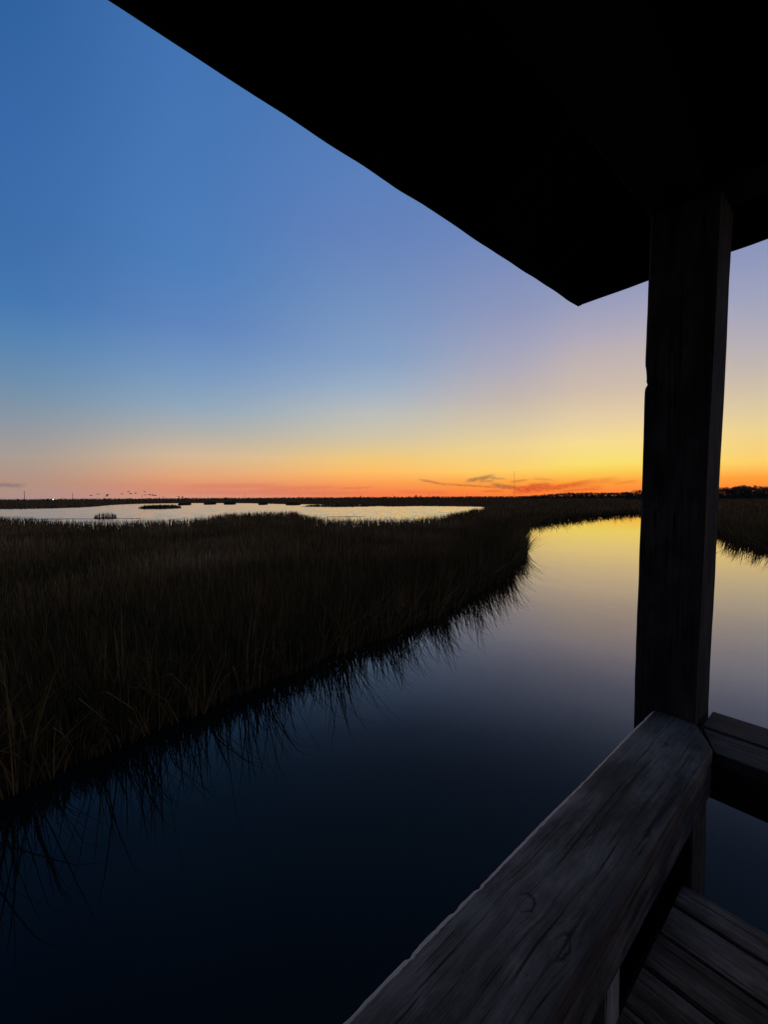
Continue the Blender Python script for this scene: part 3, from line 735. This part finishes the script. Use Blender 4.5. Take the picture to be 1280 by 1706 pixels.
# the line of woods along the far horizon, one mass
verts, faces = [], []
rr = random.Random(77)
for i in range(9000):
    a = math.radians(rr.uniform(-60, 62)); D = rr.uniform(1350, 1700)
    x, y = math.tan(a) * D, D
    hh = 5.2 + 1.6 * noise.noise((x / 60, 0, 3)) + 1.0 * noise.noise((x / 17, 2, 3))
    c = Vector((x, y, rr.uniform(0, 1) * hh)); s = rr.uniform(1.0, 2.4)
    t1 = Vector((rr.gauss(0, 1), rr.gauss(0, .5), rr.gauss(0, .5))).normalized() * s * 1.6; t2 = Vector((rr.gauss(0, .3), rr.gauss(0, .6), 1)).normalized() * s * 0.6
    n0 = len(verts); verts += [c - t1, c - t2, c + t1, c + t2]; faces.append((n0, n0 + 1, n0 + 2, n0 + 3))
o = link('distant_woods', mesh('distant_woods', verts, faces), m_leaf); tag(o, 'low unbroken line of far woods along the whole horizon', 'woods', kind='stuff')

# ------------------------------------------------------------------ utility poles, mast, lamp
def cyl_mesh(name, segs):
    bm = bmesh.new()
    for a, b_, r0, r1, n in segs:
        a, b_ = Vector(a), Vector(b_); M = (b_ - a).to_track_quat('Z', 'Y').to_matrix(); ring = []
        for q, rad in ((a, r0), (b_, r1)):
            ring.append([bm.verts.new(q + M @ Vector((math.cos(k * 6.2832 / n) * rad, math.sin(k * 6.2832 / n) * rad, 0))) for k in range(n)])
        for k in range(n): bm.faces.new((ring[0][k], ring[0][(k + 1) % n], ring[1][(k + 1) % n], ring[1][k]))
        bm.faces.new(list(reversed(ring[0]))); bm.faces.new(ring[1])
    me = bpy.data.meshes.new(name); bm.to_mesh(me); bm.free(); return me
pole_me = cyl_mesh('pole', [((0, 0, -0.6), (0, 0, 12), 0.30, 0.22, 8)])
arm_me = cyl_mesh('crossarm', [((-1.2, 0, 11.3), (1.2, 0, 11.3), 0.11, 0.11, 6)])
ins_me = cyl_mesh('insulator', [((0, 0, 0), (0, 0, 0.22), 0.06, 0.04, 6)])
poles = [(41, 13.5), (121, 10), (237, 7), (334, 5.3), (408, 6.5), (499, 5.5), (541, 4.8), (601, 5.5), (655, 5.2), (715, 5.5), (778, 5.5)]
ords = ['leftmost and tallest', 'second', 'third', 'fourth', 'fifth', 'sixth', 'seventh', 'eighth', 'ninth', 'tenth', 'eleventh and rightmost']
for (px, tp), od in zip(poles, ords):
    D = 9.0 * F / tp; g = at_depth(px, D); r = empty('utility_pole', (g.x, g.y, 0.1), rt.uniform(-0.6, 0.6))
    tag(r, f'{od} thin utility pole counted from the left along the horizon', 'utility pole', 'utility poles along the horizon')
    link('pole', pole_me, m_pole, r); a = link('crossarm', arm_me, m_pole, r)
    for x in (-1.05, -0.4, 0.4, 1.05):
        i_ = link('insulator', ins_me, m_steel, a); i_.location = (x, 0, 11.36)
D = 1500.0; g = at_depth(857, D); hm = H + 43 / F * D
r = empty('radio_mast', (g.x, g.y, 0.0)); tag(r, 'very tall thin radio mast among the orange clouds', 'mast')
legs = [(math.cos(a) * 0.55, math.sin(a) * 0.55) for a in (0.3, 2.394, 4.489)]
segs = [((x, y, -1), (x, y, hm), 0.12, 0.12, 5) for x, y in legs]
for i in range(int(hm / 2.5)):
    for k in range(3):
        a, b_ = legs[k], legs[(k + 1) % 3]; segs.append(((a[0], a[1], i * 2.5), (b_[0], b_[1], i * 2.5 + 2.5), 0.05, 0.05, 4))
link('lattice', cyl_mesh('lattice', segs), m_steel, r)
for zz in (0.55, 0.95):
    for k in range(3):
        a = 0.3 + k * 2.094; link('guy_wire', cyl_mesh('guy_wire', [((0.5 * math.cos(a), 0.5 * math.sin(a), hm * zz), (hm * 0.6 * math.cos(a), hm * 0.6 * math.sin(a), 0), 0.02, 0.02, 4)]), m_steel, r)
D = 560; g = at_depth(88.5, D); zl = H - 0.2 / F * D
r = empty('lamp_post', (g.x, g.y, 0.1)); tag(r, 'single small white light shining on the far left shore', 'lamp')
link('pole', cyl_mesh('lamp_pole', [((0, 0, -0.4), (0, 0, zl - 0.45), 0.10, 0.08, 8)]), m_steel, r)
bm = bmesh.new(); bmesh.ops.create_icosphere(bm, subdivisions=2, radius=0.62, matrix=Matrix.Translation((0, 0, zl)))
me = bpy.data.meshes.new('globe'); bm.to_mesh(me); bm.free(); link('globe', me, m_lamp, r)

# ------------------------------------------------------------------ birds in flight over the far pond
def bird_mesh(flap, seed):
    bm = bmesh.new()
    bmesh.ops.create_uvsphere(bm, u_segments=8, v_segments=6, radius=1)
    for v in bm.verts:
        x = v.co.x; v.co = Vector((x * 0.45, v.co.y * 0.11 * (1.15 - 0.4 * abs(x)), v.co.z * 0.11))
    h = bmesh.ops.create_uvsphere(bm, u_segments=6, v_segments=5, radius=0.075)['verts']
    for v in h: v.co = Vector((v.co.x * 1.3 + 0.50, v.co.y, v.co.z + 0.04))
    def fin(pts, th):
        t_ = [bm.verts.new(q) for q in pts]; b_ = [bm.verts.new((q[0], q[1], q[2] - th)) for q in pts]; n = len(pts)
        bm.faces.new(t_); bm.faces.new(list(reversed(b_)))
        for k in range(n): bm.faces.new((t_[k], b_[k], b_[(k + 1) % n], t_[(k + 1) % n]))
    for s in (-1, 1):
        z1 = 0.35 * math.sin(flap); z2 = z1 + 0.30 * math.sin(flap * 0.3 - 0.25)
        fin([(0.20, s * 0.06, 0.04), (0.26, s * 0.42, 0.04 + z1), (-0.08, s * 0.42, 0.03 + z1), (-0.14, s * 0.06, 0.03)], 0.03)
        fin([(0.26, s * 0.42, 0.04 + z1), (0.10, s * 0.88, 0.03 + z2), (-0.02, s * 0.90, 0.03 + z2), (-0.08, s * 0.42, 0.03 + z1)], 0.025)
    fin([(-0.36, -0.05, 0.02), (-0.36, 0.05, 0.02), (-0.62, 0.11, 0.02), (-0.62, -0.11, 0.02)], 0.02)
    fin([(0.56, -0.02, 0.05), (0.56, 0.02, 0.05), (0.74, 0.0, 0.02)], 0.025)
    me = bpy.data.meshes.new('bird'); bmesh.ops.recalc_face_normals(bm, faces=bm.faces); bm.to_mesh(me); bm.free(); return me
bm_ = [bird_mesh(f, i) for i, f in enumerate((0.5, 0.1, -0.5, 0.9))]
for i, (x, y) in enumerate(((450, 195), (485, 188), (533, 190), (529, 198), (604, 188), (637, 176), (648, 185), (672, 184), (718, 177), (720, 192), (741, 190), (757, 194), (770, 196), (810, 203), (885, 200), (905, 204))):
    px, py = x / 2.977, 760 + y / 2.977
    D = 235 + rt.uniform(-20, 20); d = ray(px, py); k = D / d.y
    o = link('bird', bm_[i % 4], m_bird); o.location = (d.x * k, D, H + d.z * k)
    o.rotation_euler = (rt.uniform(-.2, .2), rt.uniform(-.1, .1), rt.uniform(-0.5, 0.7)); o.scale = (1.5,) * 3
    tag(o, 'small dark bird in the loose flock flying low over the far pond', 'bird', 'flock over the far pond')
